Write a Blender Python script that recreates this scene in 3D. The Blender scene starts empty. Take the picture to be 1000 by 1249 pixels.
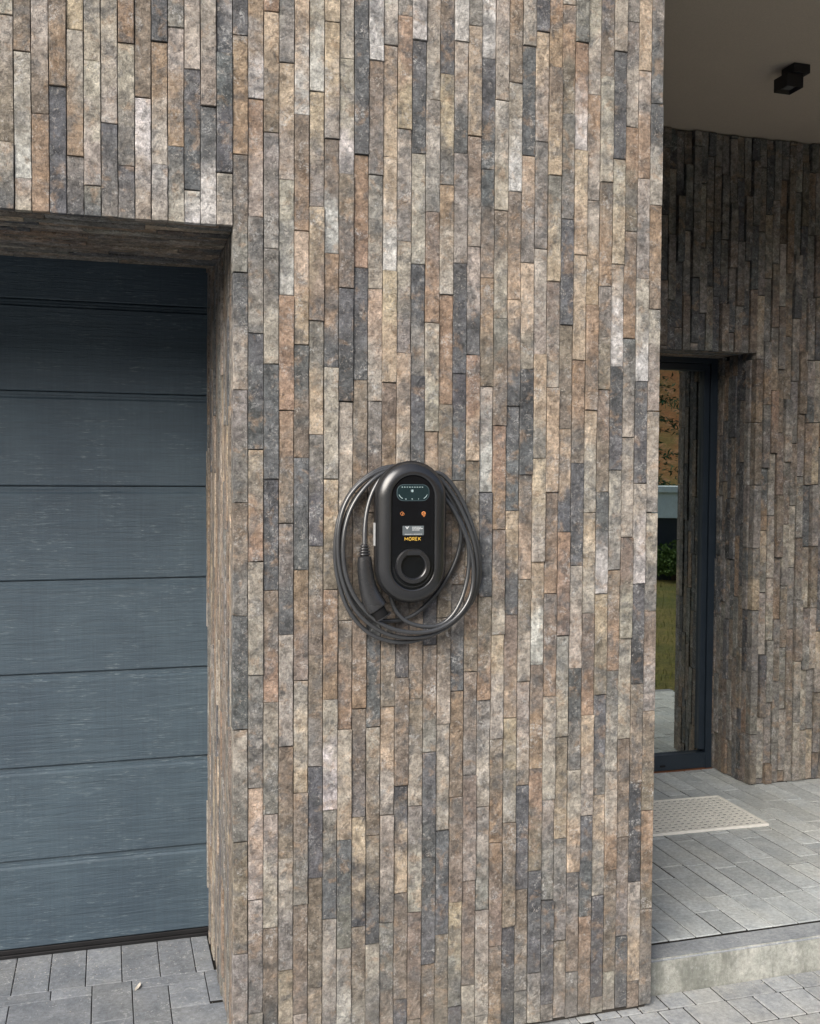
import bpy, bmesh, math, random
from mathutils import Vector, Matrix, noise
S = bpy.context.scene
C = S.collection
random.seed(7)
rnd = random.uniform

# ------------------------------------------------------------ camera
YAW, PITCH, ROLL = 0.287073543, 0.0354384076, 0.00578640531
v = Vector((math.sin(YAW)*math.cos(PITCH), math.cos(YAW)*math.cos(PITCH), -math.sin(PITCH)))
r0 = Vector((math.cos(YAW), -math.sin(YAW), 0)); u0 = r0.cross(v)
r = r0*math.cos(ROLL)+u0*math.sin(ROLL); u = -r0*math.sin(ROLL)+u0*math.cos(ROLL)
cd = bpy.data.cameras.new('camera'); cam = bpy.data.objects.new('camera', cd); C.objects.link(cam)
cam.matrix_world = Matrix(((r.x, u.x, -v.x, 0), (r.y, u.y, -v.y, -2.7856), (r.z, u.z, -v.z, 1.6477), (0, 0, 0, 1)))
cd.sensor_fit = 'HORIZONTAL'; cd.sensor_width = 36; cd.lens = 36*1.24889; cd.clip_start = .05; cd.clip_end = 500
S.camera = cam

# ------------------------------------------------------------ sky, sun, exposure
SUN_EL, SUN_AZ = math.radians(33), math.radians(225)      # azimuth clockwise from +Y (sun in front of the facade, a little to the left)
w = bpy.data.worlds.new('World'); S.world = w; w.use_nodes = True
nt = w.node_tree; bg = nt.nodes['Background']
sky = nt.nodes.new('ShaderNodeTexSky'); sky.sky_type = 'NISHITA'; sky.sun_disc = False
sky.sun_elevation = SUN_EL; sky.sun_rotation = SUN_AZ
sky.air_density = 0.8; sky.dust_density = 5.0; sky.ozone_density = 1.0
nt.links.new(sky.outputs[0], bg.inputs[0]); bg.inputs[1].default_value = 0.115
sd = bpy.data.lights.new('sun', 'SUN'); sd.energy = 2.6; sd.angle = math.radians(46); sd.color = (1, .99, .965)
sun = bpy.data.objects.new('sun', sd); C.objects.link(sun)
sun.rotation_euler = Vector((math.sin(SUN_AZ)*math.cos(SUN_EL), math.cos(SUN_AZ)*math.cos(SUN_EL), math.sin(SUN_EL))).to_track_quat('Z', 'Y').to_euler()
S.view_settings.view_transform = 'Standard'; S.view_settings.look = 'None'
S.view_settings.exposure = 0.38; S.view_settings.gamma = 1; S.view_settings.use_curve_mapping = False
S.render.resolution_x = 820; S.render.resolution_y = 1024
S.cycles.max_bounces = 8; S.cycles.diffuse_bounces = 1

# ------------------------------------------------------------ object helpers
def tag(o, label=None, cat=None, group=None, kind=None):
    if label: o['label'] = label
    if cat: o['category'] = cat
    if group: o['group'] = group
    if kind: o['kind'] = kind
    return o
def link(o, parent=None):
    C.objects.link(o)
    if parent: o.parent = parent
    return o
def empty(name, loc=(0, 0, 0)):
    o = bpy.data.objects.new(name, None); o.location = loc; C.objects.link(o)
    o.empty_display_size = .1
    return o
def child(name, me, parent, loc=(0, 0, 0)):
    """mesh modelled in world coordinates, hung under its thing"""
    o = bpy.data.objects.new(name, me); link(o, parent)
    if parent:
        base = parent.location if not parent.parent else parent.location + parent.parent.location
        o.location = Vector(loc) - base
    else: o.location = loc
    return o
def mesh(name, vs, fs, mat, smooth=False):
    me = bpy.data.meshes.new(name); me.from_pydata([tuple(q) for q in vs], [], fs); me.update()
    if mat: me.materials.append(mat)
    if smooth:
        for p in me.polygons: p.use_smooth = True
    return me
def bm_mesh(name, bm, mat, smooth=False):
    me = bpy.data.meshes.new(name); bm.normal_update(); bm.to_mesh(me); bm.free()
    if mat: me.materials.append(mat)
    if smooth:
        for p in me.polygons: p.use_smooth = True
    return me
def box_bm(bm, x0, x1, y0, y1, z0, z1, bev=0, seg=1):
    r_ = bmesh.ops.create_cube(bm, size=1)
    vs = r_['verts']
    for q in vs:
        q.co = Vector(((x0+x1)/2+q.co.x*(x1-x0), (y0+y1)/2+q.co.y*(y1-y0), (z0+z1)/2+q.co.z*(z1-z0)))
    if bev:
        es = list({e for q in vs for e in q.link_edges})
        bmesh.ops.bevel(bm, geom=es, offset=bev, segments=seg, affect='EDGES', profile=.5)
    return bm
def box_me(name, x0, x1, y0, y1, z0, z1, mat, bev=0, seg=1):
    return bm_mesh(name, box_bm(bmesh.new(), x0, x1, y0, y1, z0, z1, bev, seg), mat)

# ------------------------------------------------------------ materials
def lin(c):
    return tuple(((q/255)/12.92 if q/255 <= .04045 else ((q/255+.055)/1.055)**2.4) for q in c)
class NT:
    def __init__(s, name):
        s.m = bpy.data.materials.new(name); s.m.use_nodes = True
        s.t = s.m.node_tree; s.n = s.t.nodes; s.l = s.t.links
        s.b = s.n['Principled BSDF']
    def add(s, kind, **kw):
        q = s.n.new('ShaderNode'+kind)
        for k, val in kw.items():
            if k.startswith('i_'):
                q.inputs[k[2:].replace('_', ' ')].default_value = val
            else: setattr(q, k, val)
        return q
    def ln(s, a, b): s.l.new(a, b)
    def noise(s, vec, scale, detail=4, rough=.55, dist=0):
        q = s.add('TexNoise'); q.inputs['Scale'].default_value = scale; q.inputs['Detail'].default_value = detail
        q.inputs['Roughness'].default_value = rough; q.inputs['Distortion'].default_value = dist
        s.ln(vec, q.inputs['Vector']); return q.outputs['Fac']
    def math(s, op, a, b=None, c=None, clamp=False):
        q = s.add('Math', operation=op); q.use_clamp = clamp
        for i, x in enumerate((a, b, c)):
            if x is None: continue
            if isinstance(x, (int, float)): q.inputs[i].default_value = x
            else: s.ln(x, q.inputs[i])
        return q.outputs[0]
    def remap(s, x, a, b, c=0., d=1., smooth=True):
        q = s.add('MapRange'); q.interpolation_type = 'SMOOTHSTEP' if smooth else 'LINEAR'
        s.ln(x, q.inputs[0])
        for i, val in enumerate((a, b, c, d)): q.inputs[i+1].default_value = val
        return q.outputs[0]
    def mix(s, f, a, b, blend='MIX'):
        q = s.add('Mix', data_type='RGBA', blend_type=blend)
        for i, x in ((0, f), (6, a), (7, b)):
            if isinstance(x, (int, float)): q.inputs[i].default_value = x
            elif isinstance(x, tuple): q.inputs[i].default_value = (*x[:3], 1)
            else: s.ln(x, q.inputs[i])
        return q.outputs[2]
    def scale(s, col, f):
        q = s.add('VectorMath', operation='SCALE'); s.ln(col, q.inputs[0])
        if isinstance(f, (int, float)): q.inputs['Scale'].default_value = f
        else: s.ln(f, q.inputs['Scale'])
        return q.outputs[0]
    def bump(s, h, dist, strength=1., prev=None):
        q = s.add('Bump'); q.inputs['Distance'].default_value = dist; q.inputs['Strength'].default_value = strength
        s.ln(h, q.inputs['Height'])
        if prev is not None: s.ln(prev, q.inputs['Normal'])
        return q.outputs[0]
    def pos(s, rand=None, mult=31.):
        g = s.add('NewGeometry').outputs['Position']
        if rand is None: return g
        q = s.add('VectorMath', operation='ADD'); s.ln(g, q.inputs[0])
        m = s.math('MULTIPLY', rand, mult); s.ln(m, q.inputs[1]); return q.outputs[0]
def plain(name, rgb, rough=.5, spec=.5, metal=0, wear=.0, bumpd=0):
    k = NT(name); P = k.pos()
    n1 = k.noise(P, 60, 4); n2 = k.noise(P, 9, 3)
    f = k.math('ADD', k.math('MULTIPLY', k.math('SUBTRACT', n1, .5), .35+wear), k.math('MULTIPLY', k.math('SUBTRACT', n2, .5), .3+wear))
    col = k.add('RGB'); col.outputs[0].default_value = (*rgb, 1)
    k.ln(k.scale(col.outputs[0], k.math('ADD', f, 1.)), k.b.inputs['Base Color'])
    k.ln(k.remap(n2, .3, .7, rough*.88, min(1, rough*1.12)), k.b.inputs['Roughness'])
    k.b.inputs['Specular IOR Level'].default_value = spec; k.b.inputs['Metallic'].default_value = metal
    if bumpd: k.ln(k.bump(k.noise(P, 900, 2), bumpd), k.b.inputs['Normal'])
    return k.m
def brick_material(name, joined):
    k = NT(name)
    if joined:
        ca = k.add('Attribute', attribute_type='GEOMETRY', attribute_name='tone').outputs['Color']
        R = k.add('Attribute', attribute_type='GEOMETRY', attribute_name='seed').outputs['Fac']
        P = k.pos(R, 23.)
        base = ca
    else:
        a1 = k.add('Attribute', attribute_type='OBJECT', attribute_name='tone_top').outputs['Color']
        a2 = k.add('Attribute', attribute_type='OBJECT', attribute_name='tone_bottom').outputs['Color']
        R = k.add('ObjectInfo').outputs['Random']
        P = k.pos(R, 23.)
        gz = k.add('SeparateXYZ'); k.ln(k.add('TexCoord').outputs['Generated'], gz.inputs[0])
        t = k.math('ADD', gz.outputs['Z'], k.math('MULTIPLY', k.math('SUBTRACT', k.noise(P, 16, 3), .5), 1.5))
        base = k.mix(k.remap(t, .22, .78), a2, a1)
    # stone clouds: paler, rusty and slate patches of every size
    big = k.noise(P, 20, 5, .62); mid = k.noise(P, 62, 5, .68, .5); fine = k.noise(P, 430, 3, .75)
    vein = k.noise(P, 34, 6, .7, 1.6)
    base = k.scale(base, k.remap(big, .29, .71, .50, 1.50, False))
    base = k.mix(k.math('MULTIPLY', k.remap(k.noise(P, 14, 5, .65, .5), .51, .62), .58), base, lin((102, 104, 105)))
    base = k.mix(k.math('MULTIPLY', k.remap(k.noise(P, 19, 5, .65, .4), .54, .66), .42), base, lin((166, 140, 114)))
    base = k.scale(base, k.remap(mid, .29, .71, .48, 1.56, False))
    base = k.scale(base, k.remap(fine, .30, .70, .87, 1.13, False))
    base = k.scale(base, k.remap(k.noise(P, 190, 4, .7), .30, .70, .76, 1.24, False))
    pits = k.remap(k.noise(P, 150, 4, .7), .60, .70)
    base = k.mix(k.math('MULTIPLY', pits, .45), base, lin((60, 54, 50)))
    blo = k.math('MULTIPLY', k.remap(k.noise(P, 17, 4, .65, .8), .53, .70), k.remap(k.noise(P, 170, 4, .7, .6), .44, .64))
    base = k.mix(k.math('MULTIPLY', blo, .72), base, lin((214, 214, 212)))
    specks = k.remap(k.noise(P, 260, 2, .5), .67, .73)
    base = k.mix(k.math('MULTIPLY', specks, .5), base, lin((214, 208, 198)))
    flk = k.math('MULTIPLY', k.remap(k.noise(P, 95, 5, .72, .8), .56, .64), k.remap(k.noise(P, 24, 3), .40, .62))
    base = k.mix(k.math('MULTIPLY', flk, .62), base, lin((196, 190, 182)))
    drk = k.math('MULTIPLY', k.remap(k.noise(P, 80, 6, .75, 1.2), .57, .66), k.remap(k.noise(P, 19, 3), .38, .60))
    base = k.mix(k.math('MULTIPLY', drk, .55), base, lin((78, 72, 68)))
    gw = k.pos(); wz = k.add('SeparateXYZ'); k.ln(gw, wz.inputs[0])       # rain splash and dust near the ground
    spl = k.math('MULTIPLY', k.remap(wz.outputs['Z'], .02, .42, 1., 0.), k.remap(k.noise(gw, 9, 5, .7), .35, .65))
    base = k.mix(k.math('MULTIPLY', spl, .45), base, lin((118, 114, 108)))
    k.ln(base, k.b.inputs['Base Color'])
    k.b.inputs['Roughness'].default_value = .82; k.b.inputs['Specular IOR Level'].default_value = .35
    h = k.bump(vein, .008)
    h = k.bump(k.noise(P, 110, 5, .7), .0036, 1., h)
    h = k.bump(fine, .0013, 1., h)
    k.ln(h, k.b.inputs['Normal'])
    return k.m
BRICK = brick_material('clinker_brick', False); BRICKJ = brick_material('clinker_brick_joined', True)
PAL = {'W': (190, 188, 184), 'L': (165, 158, 148), 'T': (176, 161, 142), 'O': (150, 131, 113), 'B': (132, 122, 111),
       'G': (132, 129, 124), 'D': (98, 100, 102), 'K': (79, 81, 83)}
GAIN = 1.0
def tone(ch, dark=1.):
    c = lin(PAL[ch]); g = rnd(.9, 1.1)*GAIN*dark
    return tuple(min(.9, q*g*rnd(.97, 1.03)) for q in c)

def brick_geo(W, L, depth=.02, seed=0, lo=0.0006):
    """one split clinker: ragged outline, worn arrises, faintly warped face. local: x width, y depth (face at -y), z length, centred"""
    R = random.Random(seed); n = 6
    per = []
    for i in range(n): per.append((-W/2, -L/2+L*i/n))
    per.append((-W/2, L/2)); 
    per += [(W/2, L/2-L*i/n) for i in range(n+1)]
    m = len(per); vs = []
    jit = [(R.uniform(-lo, lo), R.uniform(-lo, lo)*1.4) for _ in per]
    back = [(x, depth, z) for x, z in per]
    e = .0011
    edge = []; inner = []
    for (x, z), (jx, jz) in zip(per, jit):
        ex = x+jx; ez = z+jz if abs(abs(z)-L/2) < 1e-6 else z
        edge.append((ex, R.uniform(.0006, .0022), ez))
        ix = ex-math.copysign(e*R.uniform(.7, 1.9), x); iz = ez
        if abs(abs(z)-L/2) < 1e-6: iz = ez-math.copysign(e*R.uniform(.8, 1.8), z)
        inner.append((ix, R.uniform(-.0005, .0006), iz))
    vs = back+edge+inner
    fs = []
    for a in range(m):
        b = (a+1) % m
        fs.append((a, b, m+b, m+a)); fs.append((m+a, m+b, 2*m+b, 2*m+a))
    for i in range(n):      # face strips: left i,i+1 ; right
        l0, l1 = 2*m+i, 2*m+i+1; r0_, r1 = 2*m+m-1-i, 2*m+m-2-i
        fs.append((l0, l1, r1, r0_))
    return vs, fs
_bc = {}
def brick_mesh(W, L, var, depth=.02):
    key = (round(W, 4), round(L, 4), var, depth)
    if key not in _bc:
        vs, fs = brick_geo(W, L, depth, hash(key) & 0xffff)
        _bc[key] = mesh('brick', vs, fs, BRICK)
    return _bc[key]
class Joined:
    """many bricks in one mesh, each with its own tone"""
    def __init__(s): s.v = []; s.f = []; s.c = []; s.s = []
    def add(s, M, W, L, depth, ct, cb):
        vs, fs = brick_geo(W, L, depth, random.randrange(1 << 20)); o = len(s.v); sd_ = random.random()
        for p in vs:
            s.v.append(tuple(M @ Vector(p))); t = p[2]/L+.5
            s.c.append([a*t+b*(1-t) for a, b in zip(ct, cb)]); s.s.append(sd_)
        s.f += [tuple(o+i for i in q) for q in fs]
    def build(s, name, parent):
        me = mesh(name, s.v, s.f, BRICKJ)
        me.attributes.new('tone', 'FLOAT_COLOR', 'POINT').data.foreach_set('color', [q for c in s.c for q in (*c, 1.)])
        me.attributes.new('seed', 'FLOAT', 'POINT').data.foreach_set('value', s.s)
        o = child(name, me, parent); o['kind'] = 'stuff'; return o
def frame_mat(pos, facing):
    """matrix of a brick whose face looks along `facing`, its length vertical (or along X for soffits)"""
    if facing == '-y': R = Matrix.Identity(3)
    elif facing == '-x': R = Matrix.Rotation(-math.pi/2, 3, 'Z')
    elif facing == '+x': R = Matrix.Rotation(math.pi/2, 3, 'Z')
    elif facing == '-z': R = Matrix(((0, 0, 1), (1, 0, 0), (0, 1, 0)))   # width -> y, depth(+y) -> z, length -> x
    tilt = Matrix.Rotation(rnd(-.010, .010), 3, 'Z') @ Matrix.Rotation(rnd(-.0025, .0025), 3, 'X') @ Matrix.Rotation(rnd(-.0012, .0012), 3, 'Y')
    return Matrix.Translation(pos) @ (R @ tilt).to_4x4()
def place_brick(parent, pos, facing, W, L, depth, ct, cb, var=None):
    """a single clinker as an object (long ones share eight meshes; length is trimmed by scale)"""
    Ls = .3065
    sc = L/Ls
    if .8 < sc < 1.2: me = brick_mesh(W, Ls, random.randrange(10) if var is None else var, depth)
    else: me = brick_mesh(W, round(L, 3), 0, depth); sc = 1
    o = bpy.data.objects.new('brick', me); C.objects.link(o); o.parent = parent
    M_ = frame_mat(Vector(pos)-parent.location, facing) @ Matrix.Diagonal((1, 1, sc, 1))
    o.matrix_local = M_
    o['tone_top'] = list(ct); o['tone_bottom'] = list(cb)
    return o
def rcode(weights='LLLTTOOBBBBGGGDDW'):
    a = random.choice(weights); return a+(a if random.random() < .55 else random.choice(weights))

MORTAR = plain('mortar', (.055, .05, .045), .95, .1)
PITCH_Z = .3105
TABLE = {
-14:([2.796, 2.482],'LL LB LD'),
-13:([2.71, 2.394],'BB LW LL'),
-12:([2.874, 2.558],'LB LB OO'),
-11:([2.949, 2.632],'BO BO DD'),
-10:([2.779, 2.461],'TT LO GD'),
-9:([2.706, 2.39],'GL LL GD'),
-8:([2.87, 2.552],'LL LL DG'),
-7:([2.761, 2.447],'BO LG DG'),
-6:([2.946, 2.628],'BB BB WL'),
-5:([2.776, 2.459],'DD OL WL'),
-4:([2.817, 2.51],'GG LO DL'),
-3:([2.714, 2.4],'LL DD WW'),
-2:([2.945, 2.623],'LL LL DW'),
-1:([2.767, 2.451],'WD DD LL'),
0:([2.819, 2.504, 2.191, 1.877, 1.572, 1.265, 0.953, 0.643, 0.331],'DD OO BG DL GG BG DD LG BB GL'),
1:([2.656, 2.342, 2.031, 1.717, 1.412, 1.102, 0.789, 0.477, 0.159],'OW OL GG DD TO LL GG TL LG GG'),
2:([2.89, 2.571, 2.26, 1.949, 1.637, 1.332, 1.023, 0.713, 0.394],'OO TB GG GL DD DD BO LG LL BK'),
3:([2.761, 2.448, 2.137, 1.825, 1.516, 1.209, 0.899, 0.585, 0.27],'GG TL LW OO OB GD LL BB LG TL'),
4:([2.938, 2.627, 2.314, 2.005, 1.696, 1.387, 1.079, 0.765, 0.451, 0.139],'TT TW BO TT DB DD OB LT BG BB LL'),
5:([3.003, 2.694, 2.382, 2.072, 1.76, 1.452, 1.148, 0.836, 0.521, 0.208],'LL LW TG TB GT GD BB BG DD BB TL'),
6:([2.883, 2.57, 2.258, 1.946, 1.638, 1.33, 1.022, 0.71, 0.399],'TT TL BW OD LL TB OO LW GD LG'),
7:([2.791, 2.478, 2.166, 1.854, 1.549, 1.242, 0.934, 0.622, 0.31],'LL LW BB DK LL BB BO LT DG LW'),
8:([2.85, 2.535, 2.225, 1.914, 1.599, 1.291, 0.992, 0.681, 0.368],'KD DD OO DD BB BB BO BG TK BL'),
9:([3.111, 2.795, 2.483, 2.169, 1.856, 1.544, 1.248, 0.936, 0.626, 0.311],'WW WW BG GL TL GB BB DD LB BD LD'),
10:([2.844, 2.536, 2.221, 1.91, 1.602, 1.288, 0.992, 0.681, 0.37],'LL TT TW TT BO BB BB TL LG GB'),
11:([2.928, 2.617, 2.306, 1.994, 1.681, 1.369, 1.072, 0.762, 0.449, 0.14],'GG OT LG LG TL BB BD BB DT BB DD'),
12:([2.866, 2.553, 2.245, 1.931, 1.616, 1.309, 1.01, 0.7, 0.391, 0.076],'BW DD LL DG DD BB BB BL GL BB BB'),
13:([3.018, 2.707, 2.394, 2.083, 1.775, 1.471, 1.162, 0.853, 0.545, 0.232],'LL LL LG BO LL TB BD BG DD DD BB'),
14:([3.094, 2.783, 2.473, 2.164, 1.852, 1.541, 1.241, 0.932, 0.62, 0.314],'BB BD TG OL OO BB BB BL LL DD BB'),
15:([2.879, 2.565, 2.255, 1.942, 1.635, 1.335, 1.025, 0.715, 0.406, 0.094],'WW LD GG DD DD BB GD OB BB TG DD'),
16:([2.928, 2.619, 2.306, 1.996, 1.692, 1.388, 1.08, 0.775, 0.464, 0.152],'GG TT BL LD OT BB OB BG BL BB LL'),
17:([3.151, 2.841, 2.528, 2.218, 1.908, 1.602, 1.297, 0.994, 0.679, 0.372, 0.057],'WW WW DD DB OB LW DD BO GL LG LL LL'),
18:([3.038, 2.728, 2.415, 2.105, 1.795, 1.492, 1.185, 0.877, 0.568, 0.259],'LL LL LL BL GB OO BL TL BO BB BO'),
19:([3.094, 2.783, 2.472, 2.161, 1.853, 1.547, 1.241, 0.936, 0.625, 0.313],'OO OB LW BT TD DD TD BT TL BB DK'),
20:([2.893, 2.579, 2.27, 1.961, 1.653, 1.346, 1.043, 0.732, 0.419, 0.111],'LL DD TG TL KD BT BL LL DD BG GG'),
21:([2.938, 2.623, 2.313, 2.006, 1.701, 1.396, 1.09, 0.78, 0.472, 0.163],'DD TL GG LL TL TL TW BO OB DD GL'),
22:([3.152, 2.841, 2.529, 2.221, 1.911, 1.602, 1.301, 0.994, 0.683, 0.378, 0.062],'OO OO BT GT BL TT BO BO LL LG DD GG'),
23:([3.026, 2.712, 2.405, 2.096, 1.789, 1.483, 1.174, 0.868, 0.56, 0.25],'LL OB GG DD BB TD OB GL BT GG BL'),
24:([2.923, 2.609, 2.303, 1.994, 1.688, 1.382, 1.074, 0.766, 0.456, 0.149],'GG OW TT TT OB DD LL DG LT GB GG'),
25:([3.09, 2.776, 2.467, 2.158, 1.847, 1.541, 1.238, 0.93, 0.625, 0.315],'LL LL OL LO OB TL TL BO TL DD OB'),
26:([3.145, 2.833, 2.523, 2.216, 1.909, 1.602, 1.296, 0.99, 0.682, 0.374, 0.059],'DD DB LL BO GB BB DW TB DG TL DD LL'),
27:([3.223, 2.91, 2.594, 2.284, 1.979, 1.669, 1.367, 1.06, 0.751, 0.448, 0.132],'LL LL DD LT LW KD LG BO GL LO BB LL'),
28:([3.004, 2.693, 2.384, 2.065, 1.768, 1.466, 1.159, 0.849, 0.545, 0.237],'LG GL OB BO DL LL BL LL BB BG DD'),
29:([3.178, 2.864, 2.546, 2.245, 1.937, 1.629, 1.324, 1.016, 0.709, 0.403, 0.093],'TT TT LO LG LW DD LW DK BB KK LT BB'),
30:([3.087, 2.772, 2.469, 2.157, 1.849, 1.54, 1.237, 0.93, 0.622, 0.314],'GD GD DL OB LL LL LG BL BB OB BG'),
}
# ------------------------------------------------------------ front wall (garage opening on the left, pier on the right)
wall = empty('brick_wall', (.97, .5, 0))
tag(wall, 'large mottled brown and grey wall of upright clinker strips carrying the wall charger', 'wall')
LINTEL = 2.313; XL = .3235; XR = 1.6135
def build_core():
    bm = bmesh.new()
    box_bm(bm, XL+.024, XR-.018, .009, 1.905, 0, 3.30)
    box_bm(bm, -3.2, XL+.024, .009, .60, LINTEL+.018, 4.6)
    box_bm(bm, XL+.024, 6.2, .009, .4, 3.325, 4.6); box_bm(bm, XR+.006, 6.2, -.34, -.02, 3.3225, 3.60); box_bm(bm, 4.162, 6.2, .0, 2.4, 0, 3.29)  # last two boxes: added block over the overhang, unseen side wall dimming the recess
    return bm_mesh('core', bm, MORTAR)
child('core', build_core(), wall)
cands = []; rest = Joined()
for c in range(-60, 31):
    if c in TABLE: zs, codes = TABLE[c][0][:], TABLE[c][1].split()
    else:
        zs = [LINTEL+rnd(.02, .31)]; codes = [rcode()]
        while zs[0] < 3.0: zs.insert(0, zs[0]+PITCH_Z); codes.append(rcode())
        codes.append(rcode())
    while zs[0] < 4.5: zs.insert(0, zs[0]+PITCH_Z); codes.insert(0, rcode())
    bot = .010+rnd(-.004, .006) if c >= 0 else LINTEL
    zs = zs+[bot]
    pw = .0416 if c >= 0 else .042
    xc = XL+pw*(c+.5)
    proud = 0
    for i in range(1, len(zs)):
        z1, z0 = zs[i-1], zs[i]
        if z1-z0 < .02: continue
        code = codes[i]
        g = random.choice((.0012, .0016, .0022, .003))
        L = z1-z0-g; W = pw-random.choice((.0012, .0018, .0024))
        off = random.choice((-.0045, -.0025, -.001, 0, .001, .002, .003))
        if c in (0, 30): off = rnd(-.001, .001)
        vis = max(0, min(z1, 3.16-(.11 if c < 0 else 0)*.0)-z0) if c >= -14 else 0
        cands.append((vis, c, xc, off, (z0+z1-g)/2+.0, W, L, .042 if c in (0, 30) else .02, tone(code[0]), tone(code[1])))
cands.sort(key=lambda q: -q[0])
for i, (vis, c, xc, off, zc, W, L, dp, ct, cb) in enumerate(cands):
    p = (xc, off, zc)
    if i < 300 and vis > .05: place_brick(wall, p, '-y', W, L, dp, ct, cb)
    else: rest.add(frame_mat(Vector(p)-Vector((0, 0, 0)), '-y'), W, L, dp, ct, cb)
def strip_field(J, a0, a1, z0, z1, pw, fn, facing, codes='LTBBBGGGOD', spread=.004, dark=1.):
    """fill a rectangle with strips; fn(a, z, off) -> centre point"""
    n = max(1, round((a1-a0)/pw)); pw = (a1-a0)/n
    for k in range(n):
        z = z0-rnd(0, .29)
        while z < z1:
            q0, q1 = max(z, z0), min(z+PITCH_Z, z1)
            if q1-q0 > .02:
                cc = rcode(codes)
                J.add(frame_mat(Vector(fn(a0+pw*(k+.5), (q0+q1)/2, rnd(-spread, spread))), facing), pw-.0018, q1-q0-.002, .02, tone(cc[0], dark), tone(cc[1], dark))
            z += PITCH_Z
strip_field(rest, .043, .90, .01, 2.45, .0415, lambda a, z, o: (XL+.0125+o, a, z), '-x', spread=.0035)         # garage jamb
strip_field(rest, .043, 1.56, .01, 3.29, .0415, lambda a, z, o: (XR-.006+o*.6, a, z), '+x')                           # return beside the entrance
strip_field(rest, .022, .63, -3.2, XL+.01, .0415, lambda a, z, o: (z, a, LINTEL+.006+o*.7), '-z', spread=.004)       # garage lintel soffit
strip_field(rest, XR, 6.2, 3.322, 4.6, .042, lambda a, z, o: (a, o, z), '-y')                                    # storey above the entrance
strip_field(rest, -.0, 2.4, .01, 4.5, .0415, lambda a, z, o: (4.15+o, a, z), '-x')   # unseen far side of the niche, added to cut light from the right
rest.build('brick_remainder', wall)

# ------------------------------------------------------------ entrance wall
YF = 1.56; PZ = .12; CEIL = 3.298; XJ = 3.045; DLINT = 2.255; XDL = 1.95
ew = empty('entrance_wall', (3.8, 1.9, PZ))
tag(ew, 'dark recessed wall of ragged upright clinker strips around the glass entrance door', 'wall')
bm = bmesh.new()
box_bm(bm, XJ+.022, 6.2, YF+.014, 2.4, 0, CEIL-.003)
box_bm(bm, 1.60, XJ+.022, YF+.014, 2.4, DLINT+.02, CEIL-.003)
box_bm(bm, 1.60, XDL-.022, YF+.014, 2.4, 0, DLINT+.02)
child('core', bm_mesh('core', bm, MORTAR), ew)
FAR = {-12: 2.49, -11: 2.363, -10: 2.514, -9: 2.601, -8: 2.434, -7: 2.566, -6: 2.829, -5: 2.485, -4: 2.351, -3: 2.788, -2: 2.39, -1: 2.563, 0: 2.228, 1: 2.005, 2: 1.768, 3: 1.871, 4: 2.036, 5: 1.818, 6: 1.965, 7: 1.921, 8: 1.615, 9: 2.111, 10: 1.866}
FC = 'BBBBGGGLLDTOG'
er = Joined()
for c in range(-35, 77):
    xc = XJ+.041*(c+.5)
    if xc < 1.63: continue
    over = c < 0
    if xc < XDL: over = False
    z = FAR.get(c, rnd(1.5, 1.8))
    lo = DLINT if over else PZ+.004
    while z > lo: z -= .309
    k = 0
    while z < CEIL:
        q0, q1 = max(z, lo), min(z+.309, CEIL-.004); z += .309
        if q1-q0 < .015: continue
        cc = rcode(FC)
        if c == 0 and abs(q0-2.228) < .03: cc = 'TL'
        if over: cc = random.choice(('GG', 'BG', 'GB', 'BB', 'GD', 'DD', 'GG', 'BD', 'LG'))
        W = .041-random.choice((.002, .003, .0045)); L = q1-q0-random.choice((.0025, .004, .005))
        off = random.choice((-.014, -.009, -.005, -.001, .003, .006, .008))
        if c == 0: off = 0
        a = ((xc, YF+off, (q0+q1)/2), '-y', W, L, .04 if c == 0 else .03, tone(cc[0], .9), tone(cc[1], .9))  # tone dimmed below the front wall's, recess shade put into the brick colour
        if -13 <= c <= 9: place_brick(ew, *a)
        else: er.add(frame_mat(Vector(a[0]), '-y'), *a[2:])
n = 8; pw = (1.905-YF-.041)/n
for k in range(n):                                   # right jamb of the door recess, strips stand proud unevenly
    z = PZ+.004-rnd(0, .3)
    while z < DLINT:
        q0, q1 = max(z, PZ+.004), min(z+.309, DLINT+.01); z += .309
        if q1-q0 < .02: continue
        cc = rcode('BBBGGGDDKO')
        place_brick(ew, (XJ-.005+random.choice((-.005, -.003, 0, .003, .005)), YF+.041+pw*(k+.5), (q0+q1)/2), '-x', pw-.0025, q1-q0-.003, .025, tone(cc[0], .9), tone(cc[1], .9))  # jamb bricks dimmed likewise, part of the shade sits in their tone
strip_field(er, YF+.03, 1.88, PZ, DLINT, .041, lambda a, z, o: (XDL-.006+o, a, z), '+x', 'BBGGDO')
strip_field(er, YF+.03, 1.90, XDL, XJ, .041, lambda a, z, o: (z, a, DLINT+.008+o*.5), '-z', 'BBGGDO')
er.build('brick_remainder', ew)

# ------------------------------------------------------------ ceiling over the entrance
k = NT('ceiling_render'); P = k.pos()
c1 = k.mix(k.noise(P, 2.2, 4), lin((208, 196, 181)), lin((194, 182, 168)))
k.ln(k.scale(c1, k.remap(k.noise(P, 260, 3), .3, .7, .93, 1.06)), k.b.inputs['Base Color']); k.b.inputs['Roughness'].default_value = .9
k.ln(k.bump(k.noise(P, 330, 4, .7), .0012), k.b.inputs['Normal'])
CEILM = k.m
tag(child('ceiling', box_me('ceiling', XR+.004, 6.2, -.35, 2.4, CEIL, 3.322, CEILM), None), kind='structure')  # unseen front overhang past the facade, added to shade the recess

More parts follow.
